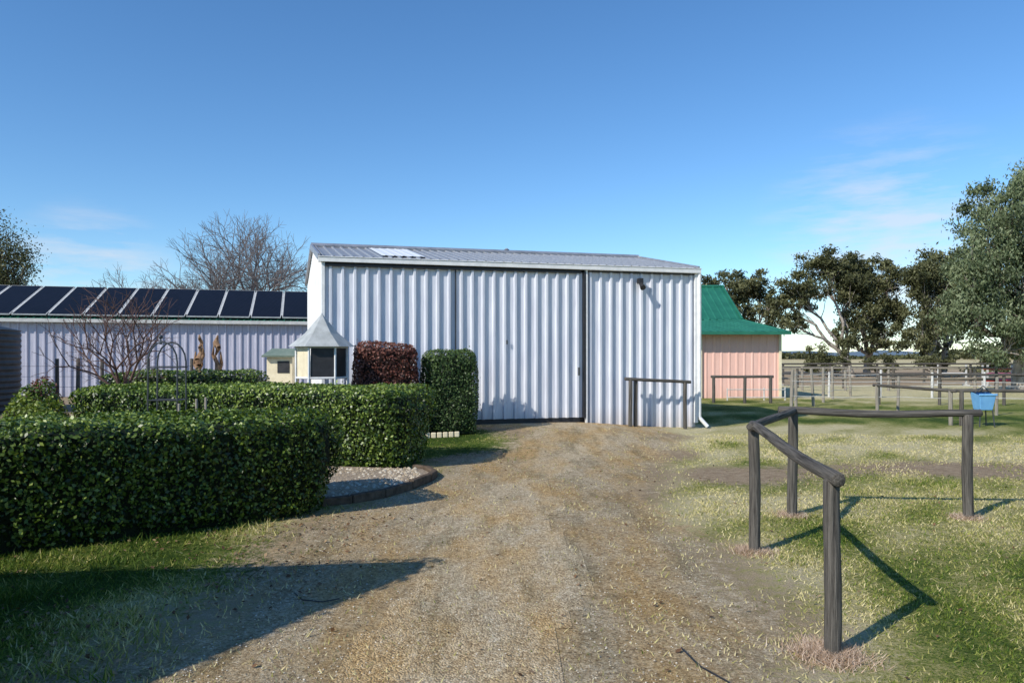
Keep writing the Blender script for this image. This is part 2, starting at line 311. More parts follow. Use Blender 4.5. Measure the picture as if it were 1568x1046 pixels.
# ---------- hedges
HB=[]
def hedge(name,cx,cy,ang,L,W,H,nleaf,size,lm,cm,k=9,flare=.10,seed=1,z0=None,tone0=0.0,grp=None,quad=None):
    r=np.random.default_rng(seed); z0=g(cx,cy) if z0 is None else z0
    HB.append((cx,cy,ang,L,W)); grp=grp or group(name)
    ca,sa=math.cos(ang),math.sin(ang)
    def mp(p,inset):
        q=p.copy(); q2=q.copy(); q2[:,2]=np.maximum(q2[:,2],0)
        den=(np.abs(q2)**k).sum(1)**(1/k); den=np.maximum(den,1); q=q/den[:,None]; q[:,2]=np.where(p[:,2]<0,p[:,2],q[:,2])
        hw=q[:,2]; lz=(hw+1)/2*(H-inset)
        if quad is not None:
            Q=np.array(quad); s_=(q[:,0:1]+1)/2; t_=(q[:,1:2]+1)/2
            xy=(Q[0]*(1-s_)+Q[1]*s_)*(1-t_)+(Q[3]*(1-s_)+Q[2]*s_)*t_; nr=p.copy()
            return np.stack([xy[:,0],xy[:,1],z0+lz],1),nr/np.linalg.norm(nr,axis=1,keepdims=True)
        lu=q[:,0]*(L/2-inset)+np.sign(q[:,0])*flare*hw*np.abs(q[:,0]); lv=q[:,1]*(W/2-inset)+np.sign(q[:,1])*flare*hw*np.abs(q[:,1])
        no=wn(lu,lv,lz,2.6,seed+5)*.035+wn(lu,lv,lz,7,seed+6)*.022
        d=np.abs(p)/np.abs(p).max(1,keepdims=True); d=np.sign(p)*d**6; 
        lu=lu+d[:,0]*no; lv=lv+d[:,1]*no; lz=lz+np.maximum(d[:,2],0)*no
        nr=np.stack([d[:,0]*ca-d[:,1]*sa,d[:,0]*sa+d[:,1]*ca,d[:,2]],1); nr/=np.linalg.norm(nr,axis=1,keepdims=True)+1e-9
        return np.stack([cx+lu*ca-lv*sa,cy+lu*sa+lv*ca,z0+lz],1),nr
    A=np.array([W*H,W*H,L*H,L*H,L*W]); fi=r.choice(5,nleaf,p=A/A.sum()); p=r.uniform(-1,1,(nleaf,3))
    for i,(ax,sg) in enumerate([(0,-1),(0,1),(1,-1),(1,1),(2,1)]): p[fi==i,ax]=sg
    C,nr=mp(p,0); dep=r.exponential(.05,nleaf)-.035; 
    gaps=wn(C[:,0],C[:,1],C[:,2],9,seed+9); dep=dep+np.maximum(gaps-.7,0)*.10
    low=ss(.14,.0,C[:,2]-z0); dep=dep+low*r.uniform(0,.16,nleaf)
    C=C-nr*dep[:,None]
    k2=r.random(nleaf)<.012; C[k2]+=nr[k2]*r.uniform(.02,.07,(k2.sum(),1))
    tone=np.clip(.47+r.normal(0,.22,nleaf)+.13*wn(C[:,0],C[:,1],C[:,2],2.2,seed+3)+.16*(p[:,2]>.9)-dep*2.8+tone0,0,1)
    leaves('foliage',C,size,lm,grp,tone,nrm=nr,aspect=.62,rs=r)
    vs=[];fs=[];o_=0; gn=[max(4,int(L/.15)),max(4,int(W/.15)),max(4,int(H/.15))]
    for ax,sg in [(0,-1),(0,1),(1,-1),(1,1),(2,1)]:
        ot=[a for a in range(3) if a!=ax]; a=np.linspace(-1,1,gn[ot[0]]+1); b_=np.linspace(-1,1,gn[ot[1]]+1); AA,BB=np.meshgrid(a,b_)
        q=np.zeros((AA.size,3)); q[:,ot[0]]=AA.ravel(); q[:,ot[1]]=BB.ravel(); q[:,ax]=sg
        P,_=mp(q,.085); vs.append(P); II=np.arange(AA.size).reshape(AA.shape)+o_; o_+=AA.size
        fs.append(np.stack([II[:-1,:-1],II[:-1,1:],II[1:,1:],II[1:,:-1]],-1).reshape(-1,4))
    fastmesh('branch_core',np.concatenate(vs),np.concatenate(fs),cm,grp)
    return grp
def seg_hedge(name,p0,p1,W,side,*a,**k):
    d=Vector((p1[0]-p0[0],p1[1]-p0[1])); L=d.length; d.normalize(); n=Vector((-d.y,d.x))*side
    c=(Vector(p0)+Vector(p1))/2+n*W/2
    return hedge(name,c.x,c.y,math.atan2(d.y,d.x),L,W,*a,**k)
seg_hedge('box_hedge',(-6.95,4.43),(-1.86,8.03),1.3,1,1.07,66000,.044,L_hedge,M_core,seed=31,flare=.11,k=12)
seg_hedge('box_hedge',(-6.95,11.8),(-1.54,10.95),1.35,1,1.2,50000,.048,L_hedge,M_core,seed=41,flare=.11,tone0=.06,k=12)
seg_hedge('box_hedge',(-8.2,14.9),(-5.1,14.9),.9,1,1.18,12000,.06,L_hedge,M_core,seed=51,flare=.05)
hedge('tall_garden_hedge',-5.8,2.3,0,3.2,2.4,2.62,12000,.06,L_hedge,M_core,seed=61,k=14,flare=0,quad=[(-8.6,.6),(-4.62,1.2),(-3.06,3.92),(-6.9,3.5)])
HB.pop()
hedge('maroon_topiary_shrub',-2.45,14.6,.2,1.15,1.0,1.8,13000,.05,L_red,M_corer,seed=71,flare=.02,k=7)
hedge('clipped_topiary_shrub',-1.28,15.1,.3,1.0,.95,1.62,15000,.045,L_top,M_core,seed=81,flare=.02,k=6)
def ball(name,cx,cy,R,H,n,size,lm,seed):
    r=np.random.default_rng(seed); grp=group(name); d=r.normal(size=(n,3)); d[:,2]=np.abs(d[:,2]); d/=np.linalg.norm(d,axis=1,keepdims=True)
    rad=(1+.12*wn(d[:,0],d[:,1],d[:,2],4,seed))*r.uniform(.75,1.03,n)
    C=np.stack([cx+d[:,0]*R*rad,cy+d[:,1]*R*rad,g(cx,cy)+d[:,2]*H*rad],1)
    leaves('foliage',C,size,lm,grp,np.clip(r.normal(.5,.2,n)+(rad-.95)*1.2,0,1),nrm=d,rs=r)
    mb=MB()
    for i in range(7):
        a=i*.9; mb.path([(cx,cy,g(cx,cy)-.03),(cx+.3*R*math.cos(a),cy+.3*R*math.sin(a),g(cx,cy)+H*.5),(cx+.6*R*math.cos(a),cy+.6*R*math.sin(a),g(cx,cy)+H*.8)],[.02,.014,.006],5)
    mb.obj('stems',M_bark,grp); return grp
ball('golden_shrub',-7.15,11.2,.55,1.12,5500,.07,L_yel,5)
ball('dark_shrub',-7.95,12.5,.5,1.2,4500,.07,L_hedge,6)
ball('maroon_shrub',-8.9,14.2,.4,1.2,3000,.07,L_red,7)
# ---------- logs
def log(name,p0,p1,r0,r1,parent,mat,seed=0,n=16,rings=22,bend=.004):
    r=np.random.default_rng(seed+500); p0=Vector(p0);p1=Vector(p1); L=(p1-p0).length
    ph=r.uniform(0,6.28,6); vs=[];fs=[]
    for j in range(rings+1):
        t=j/rings; z=t*L; rr=r0+(r1-r0)*t
        if j in(0,rings): rr*=.86
        if j==1: z=.012
        if j==rings-1: z=L-.012
        ox=bend*math.sin(t*3.14*1.5+ph[0]); oy=bend*math.sin(t*3.14*2+ph[1])
        for i in range(n):
            a=2*math.pi*i/n; q=rr*(1+.03*math.sin(3*a+ph[2]+t)+.03*math.sin(7*a+ph[3])+.012*math.sin(t*23+ph[4]+2*a)+r.normal(0,.010))
            vs.append((ox+q*math.cos(a),oy+q*math.sin(a),z))
    for j in range(rings):
        for i in range(n): fs.append((j*n+i,j*n+(i+1)%n,(j+1)*n+(i+1)%n,(j+1)*n+i))
    fs.append(tuple(range(n))[::-1]); fs.append(tuple(range(rings*n,rings*n+n)))
    me=bpy.data.meshes.new(name); me.from_pydata(vs,[],fs); me.polygons.foreach_set('use_smooth',np.ones(len(fs),bool)); me.materials.append(mat)
    ob=bpy.data.objects.new(name,me); link(ob,parent)
    ob.matrix_world=Matrix.Translation(p0)@(p1-p0).to_track_quat('Z','Y').to_matrix().to_4x4(); return ob
gr=group('timber_rail_fence')
PA=(1.82,4.27);PB=(2.10,6.52);PC=(2.98,7.98);PD=(4.74,7.82)
for i,(p,h,r_) in enumerate([(PA,1.0,.045),(PB,1.07,.046),(PC,1.09,.05),(PD,1.09,.05)]):
    log('post_%d'%(i+1),(p[0]+.01*(i%2),p[1],-.1),(p[0],p[1],h),r_*1.06,r_,gr,M_post,i)
log('rail_1',(1.81,4.16,1.01),(2.11,6.62,1.09),.040,.038,gr,M_post,11,bend=.010)
log('rail_2',(2.04,6.42,1.09),(3.03,8.05,1.12),.036,.038,gr,M_post,12)
log('rail_3',(2.84,8.0,1.11),(4.88,7.80,1.09),.041,.038,gr,M_post,13,bend=.014)
# ---------- shed
sh=group('machinery_shed')
FL=Vector((-3.95,15.6,0));FR=Vector((4.34,17.8,0));SV=Vector((-1.85,5.75,0)); BL=FL+SV;BR=FR+SV
tx=(FR-FL).normalized(); nn=Vector((tx.y,-tx.x,0)); EH=3.70;RH=4.33
up=lambda p,z:Vector((p.x,p.y,z))
def fp(t,off=0): return FL.lerp(FR,t)+nn*off
RPI=.245;RDE=.058
mb=MB()
ribsheet(mb,up(fp(.676),.02),up(fp(1),.02),up(fp(.676),EH),up(fp(1),EH),nn,RPI,RDE)
mb.obj('front_wall',M_clad,sh)
for nm_,t0,t1,of in(('sliding_door_1',.006,.3265,.02),('sliding_door_2',.3285,.668,.03)):
    mb=MB(); zb=.31
    ribsheet(mb,up(fp(t0,of),zb),up(fp(t1,of),zb),up(fp(t0,of),EH-.12),up(fp(t1,of),EH-.12),nn,RPI,RDE); mb.obj(nm_,M_clad,sh)
mb=MB()
a,b_=fp(0,-.06),fp(.69,-.06); mb.poly([up(a,0),up(b_,0),up(b_,EH),up(a,EH)],[(0,1,2,3)]); mb.obj('door_backing',M_dark,sh)
rz=math.atan2(tx.y,tx.x)
mb=MB()
for t,wd in((.003,.07),(.678,.04),(.9985,.08)): mb.box(up(fp(t,.065),(EH+.1)/2+.0),(wd,.07,EH-.15),rz)
c_=fp(.5,.10); mb.box((c_.x,c_.y,EH-.01),(8.72,.13,.10),rz); mb.box((c_.x,c_.y,EH+.045),(8.74,.16,.018),rz)
mb.obj('gutter_and_trim',M_white,sh,bevel=.006)
mb=MB(); c_=fp(.335,.08); mb.box((c_.x,c_.y,EH-.115),(5.6,.07,.05),rz)
mb.box(up(fp(.3275,.05),2.1),(.016,.05,3.1),rz); mb.box(up(fp(.672,.07),1.95),(.05,.07,3.3),rz)
c_=fp(.335,.0); mb.box((c_.x,c_.y,.2),(5.6,.05,.2),rz); c_=fp(.84,.04); mb.box((c_.x,c_.y,EH-.085),(2.7,.06,.03),rz)  # dark bars stand in for shade under the doors and the right gutter
mb.obj('door_track_seams_and_shade_bars',M_dark,sh)
for nm_,a,b_,n_ in(('left_wall',BL,FL,-tx),('right_wall',FR,BR,tx)):
    mb=MB(); mid=(a+b_)/2
    ribsheet(mb,up(a,0),up(mid,0),up(a,EH),up(mid,RH-.03),n_,.225,.02); ribsheet(mb,up(mid,0),up(b_,0),up(mid,RH-.03),up(b_,EH),n_,.225,.02)
    mb.obj(nm_,M_white if nm_=='left_wall' else M_clad,sh)  # left wall whitened in colour to look sunlit; other walls keep the cladding
mb=MB(); ribsheet(mb,up(BR,0),up(BL,0),up(BR,EH),up(BL,EH),-nn,.225,.04); mb.obj('back_wall',M_clad,sh)
RL=FL+SV/2;RR=FR+SV/2; ov=tx*.06
def rp(t,s,dz=0):
    p=(FL-ov).lerp(FR+ov,t)+SV/2*s-SV.normalized()*.06*(1-s); return Vector((p.x,p.y,EH+.05+(RH-EH)*s+dz))
mb=MB(); nr_=Vector((0,-.2,1))
ribsheet(mb,rp(0,0),rp(1,0),rp(0,1),rp(1,1),nr_,.2,.03)
def rb(t,s): 
    p=(FL-ov).lerp(FR+ov,t)+SV/2*(2-s)+SV.normalized()*.06*(1-s); return Vector((p.x,p.y,EH+.05+(RH-EH)*s))
ribsheet(mb,rb(0,1),rb(1,1),rb(0,0),rb(1,0),Vector((0,.2,1)),.2,.03); mb.obj('roof',M_roof,sh)
mb=MB(); ribsheet(mb,rp(.155,.15,.034),rp(.265,.15,.034),rp(.155,.93,.034),rp(.265,.93,.034),nr_,.2,.006); mb.obj('skylight_sheet',M_skyl,sh)
mb=MB(); mb.tube(rp(-.001,1,.04),rp(1.001,1,.04),.06,n=8)
for s_ in(0,1):
    for A_,B_ in((rp(s_,0,.02),rp(s_,1,.02)),(rb(s_,0)+Vector((0,0,.02)),rb(s_,1)+Vector((0,0,.02)))):
        d=B_-A_; q=d.to_track_quat('X','Z').to_matrix(); mb.box((A_+B_)/2+Vector((0,0,-.02)),(d.length,.05,.13),M=q)
mb.obj('ridge_and_barge_caps',M_trim,sh)
mb=MB(); p=rp(.57,1,.1); mb.tube(p-Vector((0,0,.1)),p+Vector((0,0,.0)),.04); mb.tube(p+Vector((0,0,.0)),p+Vector((0,0,.04)),.07,.03); mb.obj('roof_vent',M_trim,sh)
mb=MB(); p=fp(1.006,.11); mb.path([up(p,EH-.06),up(p,.25),up(p+tx*.16+nn*.1,.04)],.045,8); mb.obj('downpipe',M_white,sh)
mb=MB(); p=fp(.828,.14); mb.box(up(p,3.42),(.10,.14,.12),rz); mb.tube(up(p,3.38),up(p+nn*.16,3.25),.035,.07); mb.obj('security_light',M_dark,sh)
mb=MB(); mb.box(up(fp(.46,.10),2.0),(.03,.02,.09),rz)
mb.box(up(fp(.655,.11),1.35),(.03,.05,.18),rz); mb.obj('door_handles',M_iron,sh)
def hitch(name,p0,p1,h,r_,mat,over=.15,seed=0,mid=None,mat2=None):
    gr=group(name); d=Vector((p1[0]-p0[0],p1[1]-p0[1],0)).normalized()
    for i,p in enumerate([p0,p1]+(mid or [])): log('post_%d'%(i+1),(p[0],p[1],g(*p)-.08),(p[0],p[1],g(*p)+h),r_,r_*.95,gr,mat2 or mat,seed+i,n=10,rings=8)
    log('rail',(p0[0]-d.x*over,p0[1]-d.y*over,g(*p0)+h),(p1[0]+d.x*over,p1[1]+d.y*over,g(*p1)+h),r_*.85,r_*.85,gr,mat,seed+7,n=10,rings=12); return gr
hitch('hitching_rail',(2.68,17.0),(4.0,17.35),1.08,.045,M_post,.14,20,mid=[(2.82,17.1)])
hitch('hitching_rail',(10.55,21.7),(10.75,18.4),.85,.05,M_post,.2,30,mat2=M_postl)
hitch('hitching_rail',(10.95,18.3),(12.5,17.9),.86,.05,M_post,.15,40)
hitch('hitching_rail',(7.3,27.2),(9.3,27.0),.95,.06,M_post,.1,50,mid=[(8.4,27.1)])
# ---------- far left long shed
ls=group('solar_shed')
A=Vector((-24,25.5,0));B=Vector((-6.6,30.3,0)); t2=(B-A).normalized(); n2=Vector((t2.y,-t2.x,0)); bk=-n2; H2=3.02;P2=math.radians(20);RD=4.2
mb=MB(); ribsheet(mb,up(A,0),up(B,0),up(A,H2),up(B,H2),n2,.28,.045); e=B+bk*7.8; ribsheet(mb,up(B,0),up(e,0),up(B,H2),up(e,H2),t2,.25,.03)
mb.poly([up(B,H2),up(e,H2),up(B+bk*3.9,H2+3.9*math.tan(P2))],[(0,1,2)]); mb.obj('walls',M_clad2,ls)
sl_=lambda p,s,dz=0:Vector((p.x+bk.x*s,p.y+bk.y*s,H2+.05+s*math.tan(P2)+dz))
nr2=(n2*math.sin(P2)+Vector((0,0,math.cos(P2))))
RD=3.9
mb=MB(); ribsheet(mb,sl_(A,-.2),sl_(B+t2*.15,-.2),sl_(A,RD),sl_(B+t2*.15,RD),nr2,.25,.03)
a_=A+bk*2*RD;b2=B+t2*.15+bk*2*RD; mb.poly([sl_(A,RD),sl_(B+t2*.15,RD),up(b2,H2),up(a_,H2)],[(0,1,2,3)]); mb.obj('roof',M_green,ls)
mb=MB(); c_=(A+B)/2+n2*.22; LL=(B-A).length+.3; rz2=math.atan2(t2.y,t2.x); mb.box((c_.x,c_.y,H2-.03),(LL,.1,.13),rz2); mb.obj('gutter',M_lwhite,ls)
mg=MB();mf=MB(); L=(B-A).length; x=.3
while x<L-1.55:
    c4=[sl_(A+t2*(x+q),s,.14) for q,s in((0,-.02),(1.09,-.02),(1.09,3.6),(0,3.6))]
    mg.poly([v+nr2*.02 for v in c4],[(0,1,2,3)])
    for i in range(4):
        p,q=c4[i],c4[(i+1)%4]; d=(q-p); mf.box((p+q)/2,(d.length+.02,.022,.045),M=Matrix((d.normalized(),nr2.cross(d.normalized()),nr2)).transposed())
    mf.box((c4[1]+c4[2])/2+t2*.04,(3.3,.05,.03),M=Matrix(((sl_(A,1)-sl_(A,0)).normalized(),nr2.cross((sl_(A,1)-sl_(A,0)).normalized()),nr2)).transposed())
    x+=1.17
mg.obj('solar_panels',M_solar,ls); mf.obj('panel_frames',M_lwhite,ls)
yf=group('yard_fence')
pl=[(-15.2,21.5),(-14.3,21.6),(-13.2,21.8),(-12.6,21.8),(-12.0,22),(-10.8,22.3),(-9.6,22.5)]
for i,p in enumerate(pl): log('post_%d'%i,(p[0],p[1],.1),(p[0],p[1],1.62),.055,.05,yf,M_post,60+i,n=8,rings=6)
mb=MB()
for z in(.5,.8,1.1,1.4): mb.path([(p[0],p[1]-.05,z) for p in pl],.006,4)
mb.obj('wires',M_dark,yf)
# tank
tk=group('water_tank'); mb=MB(); nseg=40; vs=[];fs=[]; ring=0; cx,cy,R=-14.9,19.6,1.75
for j in range(61):
    z=.1+j*.038; rr=R+.02*math.sin(j*1.57)
    for i in range(nseg): a=2*math.pi*i/nseg; vs.append((cx+rr*math.cos(a),cy+rr*math.sin(a),z))
for j in range(60):
    for i in range(nseg): fs.append((j*nseg+i,j*nseg+(i+1)%nseg,(j+1)*nseg+(i+1)%nseg,(j+1)*nseg+i))
mb.poly(vs,fs); mb.obj('tank_wall',simple('tank_plastic',(.02,.022,.025),(.05,.05,.055),rough=.5),tk,smooth=True)
mb=MB(); mb.tube((cx,cy,2.38),(cx,cy,2.75),R+.03,.25,32); mb.tube((cx,cy,2.75),(cx,cy,2.82),.27,n=20); mb.tube((cx+.9,cy-.9,2.5),(cx+1.5,cy-1.4,3.0),.05); mb.obj('tank_lid',M_dark,tk)
# ---------- arbour
ab=group('garden_arch'); mb=MB(); cx,cy=-4.55,9.9
for dy in(-.12,.14):
    pts=[(cx-.2,cy+dy,0),(cx-.19,cy+dy,1.5)]
    for i in range(9):
        a=math.pi-math.pi*i/8; pts.append((cx+.19*math.cos(a)+.0,cy+dy,1.62+.26*math.sin(a)))
    pts+=[(cx+.19,cy+dy,1.5),(cx+.2,cy+dy,0)]; mb.path(pts,.011,7)
    for z in(.72,1.12,1.55): mb.tube((cx-.21,cy+dy,z),(cx+.21,cy+dy,z),.010,n=6)
for z in(.4,.72,1.12,1.55):
    for sx_ in(-.19,.19): mb.tube((cx+sx_,cy-.12,z),(cx+sx_,cy+.14,z),.007,n=6)
mb.tube((cx-.08,cy,1.85),(cx-.08,cy,1.95),.02,.005); mb.obj('arch_frame',M_iron,ab)
bpy.ops.mesh.primitive_uv_sphere_add(radius=.028,location=(cx-.08,cy,1.95),segments=12,ring_count=8); o_=bpy.context.object; o_.name='finial'; o_.parent=ab; o_.data.materials.append(M_iron)
st=group('garden_stakes')
for i,(x,h) in enumerate([(-3.98,1.16),(-3.86,1.18),(-4.2,1.1)]): log('stake_%d'%i,(x,9.45,0),(x+.01,9.45,h),.018,.016,st,M_postl,90+i,n=8,rings=5)
# ---------- aviary
gzb=group('hexagonal_aviary'); cx,cy=-3.52,13.9; z0=.1; mb=MB(); n_=6
M_gzroof=simple('aviary_roof_metal',(.36,.37,.35),(.55,.56,.54),rough=.45,metal=.2,bs=.08)
def hexp(R,z,off=.26,n=6): return [(cx+R*math.cos(off+2*math.pi*i/n),cy+R*math.sin(off+2*math.pi*i/n),z) for i in range(n)]
v=hexp(.60,1.87)+hexp(.30,2.12)+hexp(.035,2.44)+[(cx,cy,2.50)]
f=[(i,(i+1)%6,6+(i+1)%6,6+i) for i in range(6)]+[(6+i,6+(i+1)%6,12+(i+1)%6,12+i) for i in range(6)]+[(12+i,12+(i+1)%6,18) for i in range(6)]+[tuple(range(6))[::-1]]
mb.poly(v,f); mb.obj('roof',M_gzroof,gzb)
mb=MB(); h1=hexp(.46,0); 
for i in range(6):
    p=h1[i];q=h1[(i+1)%6]; mb.tube((p[0],p[1],.15),(p[0],p[1],1.88),.022,n=6)
    for z in(.25,1.15,1.30,1.86): mb.tube((p[0],p[1],z),(q[0],q[1],z),.02,n=6)
    m_=((p[0]+q[0])/2,(p[1]+q[1])/2); mb.tube((m_[0],m_[1],.25),(m_[0],m_[1],1.15),.012,n=6)
mb.obj('frame',M_white,gzb)
mb=MB();mc=MB(); 
for i in range(6):
    p=h1[i];q=h1[(i+1)%6]; nrm=Vector(((p[0]+q[0])/2-cx,(p[1]+q[1])/2-cy,0)).normalized()
    P=Vector(p).lerp(Vector(q),.07)-nrm*.01;Q=Vector(p).lerp(Vector(q),.93)-nrm*.01
    tgt=mc if (nrm.y<0 and nrm.x<.2) else mb
    tgt.poly([up(P,1.32),up(Q,1.32),up(Q,1.84),up(P,1.84)],[(0,1,2,3)])
    if i%2: mc.poly([up(P,.27),up(Q,.27),up(Q,.75),up(P,.75)],[(0,1,2,3)])
mb.obj('dark_windows',M_dark,gzb); mc.obj('cream_panels',M_cream,gzb)
hu=group('garden_hutch'); mb=MB(); mb.box((-5.85,19.2,1.35),(.65,.6,.72)); 
for dx in(-.28,.28): mb.box((-5.85+dx,18.95,.6),(.06,.06,.9))
mb.obj('box',M_cream,hu,bevel=.01); mb=MB(); q=Matrix.Rotation(.22,3,'X'); mb.box((-5.85,19.15,1.78),(.8,.85,.04),M=q); mb.obj('lid',M_gg,hu)
mb=MB(); mb.box((-5.75,18.895,1.42),(.3,.02,.3)); mb.obj('opening',M_dark,hu)
# driftwood
for i,(x,y,h) in enumerate([(-7.45,17.9,2.22),(-7.15,18.2,2.28)]):
    st=group('driftwood_totem'); M_tot=M_tot if i else simple('totem_wood',(.13,.07,.04),(.36,.23,.14),(4,4,1.2),4,.8,0,.8,.03,.2)
    mb=MB(); z=.1; P=[];Rr=[]; r_=random.Random(i+3)
    while z<h: P.append((x+r_.uniform(-.05,.05),y+r_.uniform(-.05,.05),z)); Rr.append(.055+.03*math.sin(z*9+i*2)+r_.uniform(-.01,.015)); z+=.10
    Rr[-1]=.015;Rr[-2]=.04; mb.path(P,Rr,9); mb.path([P[12],(x+.11*(1 if i else -1),y,1.5),(x+.09*(1 if i else -1),y,1.8)],[.05,.045,.015],7)
    mb.path([P[14],(x-.10*(1 if i else -1),y,1.72),(x-.07*(1 if i else -1),y,1.98)],[.04,.035,.01],7); mb.obj('carved_trunk',M_tot,st,smooth=True)
# ---------- green roof stable
sb=group('pink_stable'); mb=MB()
x0,x1,y0,y1=5.8,10.75,30.2,38.5
ribsheet(mb,(x0,y0,0),(x1,y0,0),(x0,y0,2.62),(x1,y0,2.62),(0,-1,0),.3,.02); ribsheet(mb,(x1,y0,0),(x1,y1,0),(x1,y0,2.62),(x1,y1,2.62),(1,0,0),.3,.03)
ribsheet(mb,(x1,y1,0),(x0,y1,0),(x1,y1,2.62),(x0,y1,2.62),(0,1,0),.3,.03); ribsheet(mb,(x0,y1,0),(x0,y0,0),(x0,y1,2.62),(x0,y0,2.62),(-1,0,0),.3,.03)
mb.obj('walls',M_pink,sb)
mb=MB(); bx0,bx1,by0,by1=4.6,9.82,32,38
E=[(x0-.2,y0-.6,2.64),(x1+.2,y0-.6,2.64),(x1+.2,y1+.2,2.64),(x0-.2,y1+.2,2.64)]; U=[(bx0,by0,3.23),(bx1,by0,3.23),(bx1,by1,3.23),(bx0,by1,3.23)]
ribsheet(mb,E[0],E[1],U[0],U[1],(0,-.2,1),.3,.03); ribsheet(mb,E[1],E[2],U[1],U[2],(.3,0,1),.3,.03); ribsheet(mb,E[2],E[3],U[2],U[3],(0,.2,1),.3,.03)
ribsheet(mb,U[0],U[1],(bx0,35,4.9),(bx1,35,4.9),(0,-.5,1),.3,.03); ribsheet(mb,(bx0,35,4.9),(bx1,35,4.9),U[3],U[2],(0,.5,1),.3,.03)
mb.poly([U[1],U[2],(bx1-.05,35,4.88)],[(0,1,2)]); mb.obj('roof',M_green,sb)
mb=MB(); mb.box(((E[0][0]+E[1][0])/2,y0-.65,2.6),(5.4,.1,.12)); mb.tube((bx0,35,4.93),(bx1+.05,35,4.93),.07); mb.tube((bx1,32,3.27),(bx1,35,4.93),.05); mb.tube(U[1],E[1],.04); mb.obj('gutter_and_ridge',M_green,sb)
mb=MB(); mb.box((x1+.02,y0-.02,1.3),(.1,.1,2.6)); mb.tube((x0+1.8,y0-.06,0),(x0+1.8,y0-.06,2.55),.04); mb.obj('corner_flashing',M_cream,sb)
# ---------- trees
def leafy(name,base,tr,clumps,nleaf,size,bark,lm,seed,droop=1.0,subn=9,fork=.35,aspect=.4,tilt=.0,spread=.5):
    r=np.random.default_rng(seed); grp=group(name); P0=[];P1=[];R0=[];R1=[];C=[];T=[]
    base=np.array([base[0],base[1],g(base[0],base[1])-.1]); vol=np.array([c[3]*c[4]*c[5] for c in clumps])**.7; vol/=vol.sum()
    def pth(a,b,ra,rb_,k=6,wob=.08,sag=0):
        L=np.linalg.norm(b-a); pts=[a+(b-a)*t for t in np.linspace(0,1,k+1)]
        for i in range(1,k): pts[i]=pts[i]+r.normal(0,wob*L/k*1.2,3)+np.array([0,0,sag*math.sin(math.pi*i/k)])
        for i in range(k):
            P0.append(pts[i]);P1.append(pts[i+1]); R0.append(ra+(rb_-ra)*i/k);R1.append(ra+(rb_-ra)*(i+1)/k)
        return pts
    top=np.mean([np.array(c[:3]) for c in clumps],0); fk=base+(top-base)*fork; fk[:2]=base[:2]+(top-base)[:2]*fork*.7
    pth(base,fk,tr,tr*.75,5,.05)
    for ci,c in enumerate(clumps):
        cc=np.array(c[:3]); rad=np.array(c[3:6]); low=cc-np.array([0,0,rad[2]*.5])
        pts=pth(fk,low,tr*.5,tr*.18,7,.16,np.linalg.norm(low-fk)*.06)
        k=int(subn*(1+rad.mean()/2)); 
        for j in range(k):
            d=r.normal(size=3); d/=np.linalg.norm(d); q=cc+d*rad*r.uniform(.35,1.15)
            pth(pts[r.integers(4,8)],q,tr*.12,tr*.03,4,.12)
            m=int(nleaf*vol[ci]/k*r.uniform(.4,1.6)); sr=rad*r.uniform(.18,.38)
            L=q+r.normal(size=(m,3))*sr*spread
            tn=r.uniform(.22,.76)
            C.append(L); T.append(np.clip(tn+r.normal(0,.15,m)+.12*(L[:,2]-q[2])/sr[2],0,1))
    segs_obj('trunk_and_limbs',P0,P1,R0,R1,bark,grp,7)
    leaves('foliage',np.concatenate(C),size,lm,grp,np.concatenate(T),droop=droop,aspect=aspect,rs=r); return grp
def bare(name,base,H,spread,r0,depth,bark,seed,trunk=.22,nb=3):
    r=np.random.default_rng(seed); grp=group(name); P0=[];P1=[];R0=[];R1=[]
    def rec(p,d,L,rad,dep):
        k=3; q=p
        for i in range(k):
            d2=d+r.normal(0,.10,3); d2/=np.linalg.norm(d2); q2=q+d2*L/k; P0.append(q);P1.append(q2); R0.append(rad*(1-.12*i)); R1.append(rad*(1-.12*(i+1))); q=q2; d=d2
            if dep<=depth-1 and i<2 and dep>0 and r.random()<.55:
                s=r.normal(size=3); s-=d*np.dot(s,d); s/=np.linalg.norm(s); e=d*.65+s*.75*spread; e/=np.linalg.norm(e); rec(q,e,L*.6,rad*.45,dep-1)
        if dep<=0: return
        n_=nb if dep==depth else r.integers(2,4)
        ph=r.uniform(0,6.28); ref=np.cross(d,[.3,.9,.1]); ref/=np.linalg.norm(ref); bb=np.cross(d,ref)
        for j in range(n_):
            a=ph+j*6.28/n_+r.normal(0,.3); sp=r.uniform(.35,.75)*spread; e=d+(ref*math.cos(a)+bb*math.sin(a))*sp+np.array([0,0,.12]); e/=np.linalg.norm(e)
            rec(q,e,L*r.uniform(.66,.86),rad*.62,dep-1)
    b0=np.array([base[0],base[1],g(*base)-.05]); rec(b0,np.array([.02,0,1.]),H*trunk,r0,depth)
    segs_obj('branches',P0,P1,R0,R1,bark,grp,4 if depth>5 else 5); return grp
bare('bare_elm_tree',(-15.6,45),9.9,.95,.24,7,B_bare,3,trunk=.27,nb=5)
bare('bare_elm_tree',(-24.0,50),7.8,.9,.16,6,B_bare,8,trunk=.26,nb=4)
bare('bare_crabapple_tree',(-7.25,14.2),3.6,1.05,.05,5,B_red,5,trunk=.24,nb=5)
bare('bare_elm_tree',(-11.2,44),7.4,.9,.14,6,B_bare,12,trunk=.27,nb=3)
leafy('gum_tree',(27.2,60),.30,[(23.4,60,6.9,2.1,1.8,1.2),(25.2,60.5,9.0,2.3,2,1.1),(22.2,59.5,4.5,1.1,1,.8),(27.2,61,7.6,1.9,1.6,1.5),(21.6,60,6.1,1.3,1,.6)],16000,.28,B_gum,L_gum,1,fork=.22,subn=14)
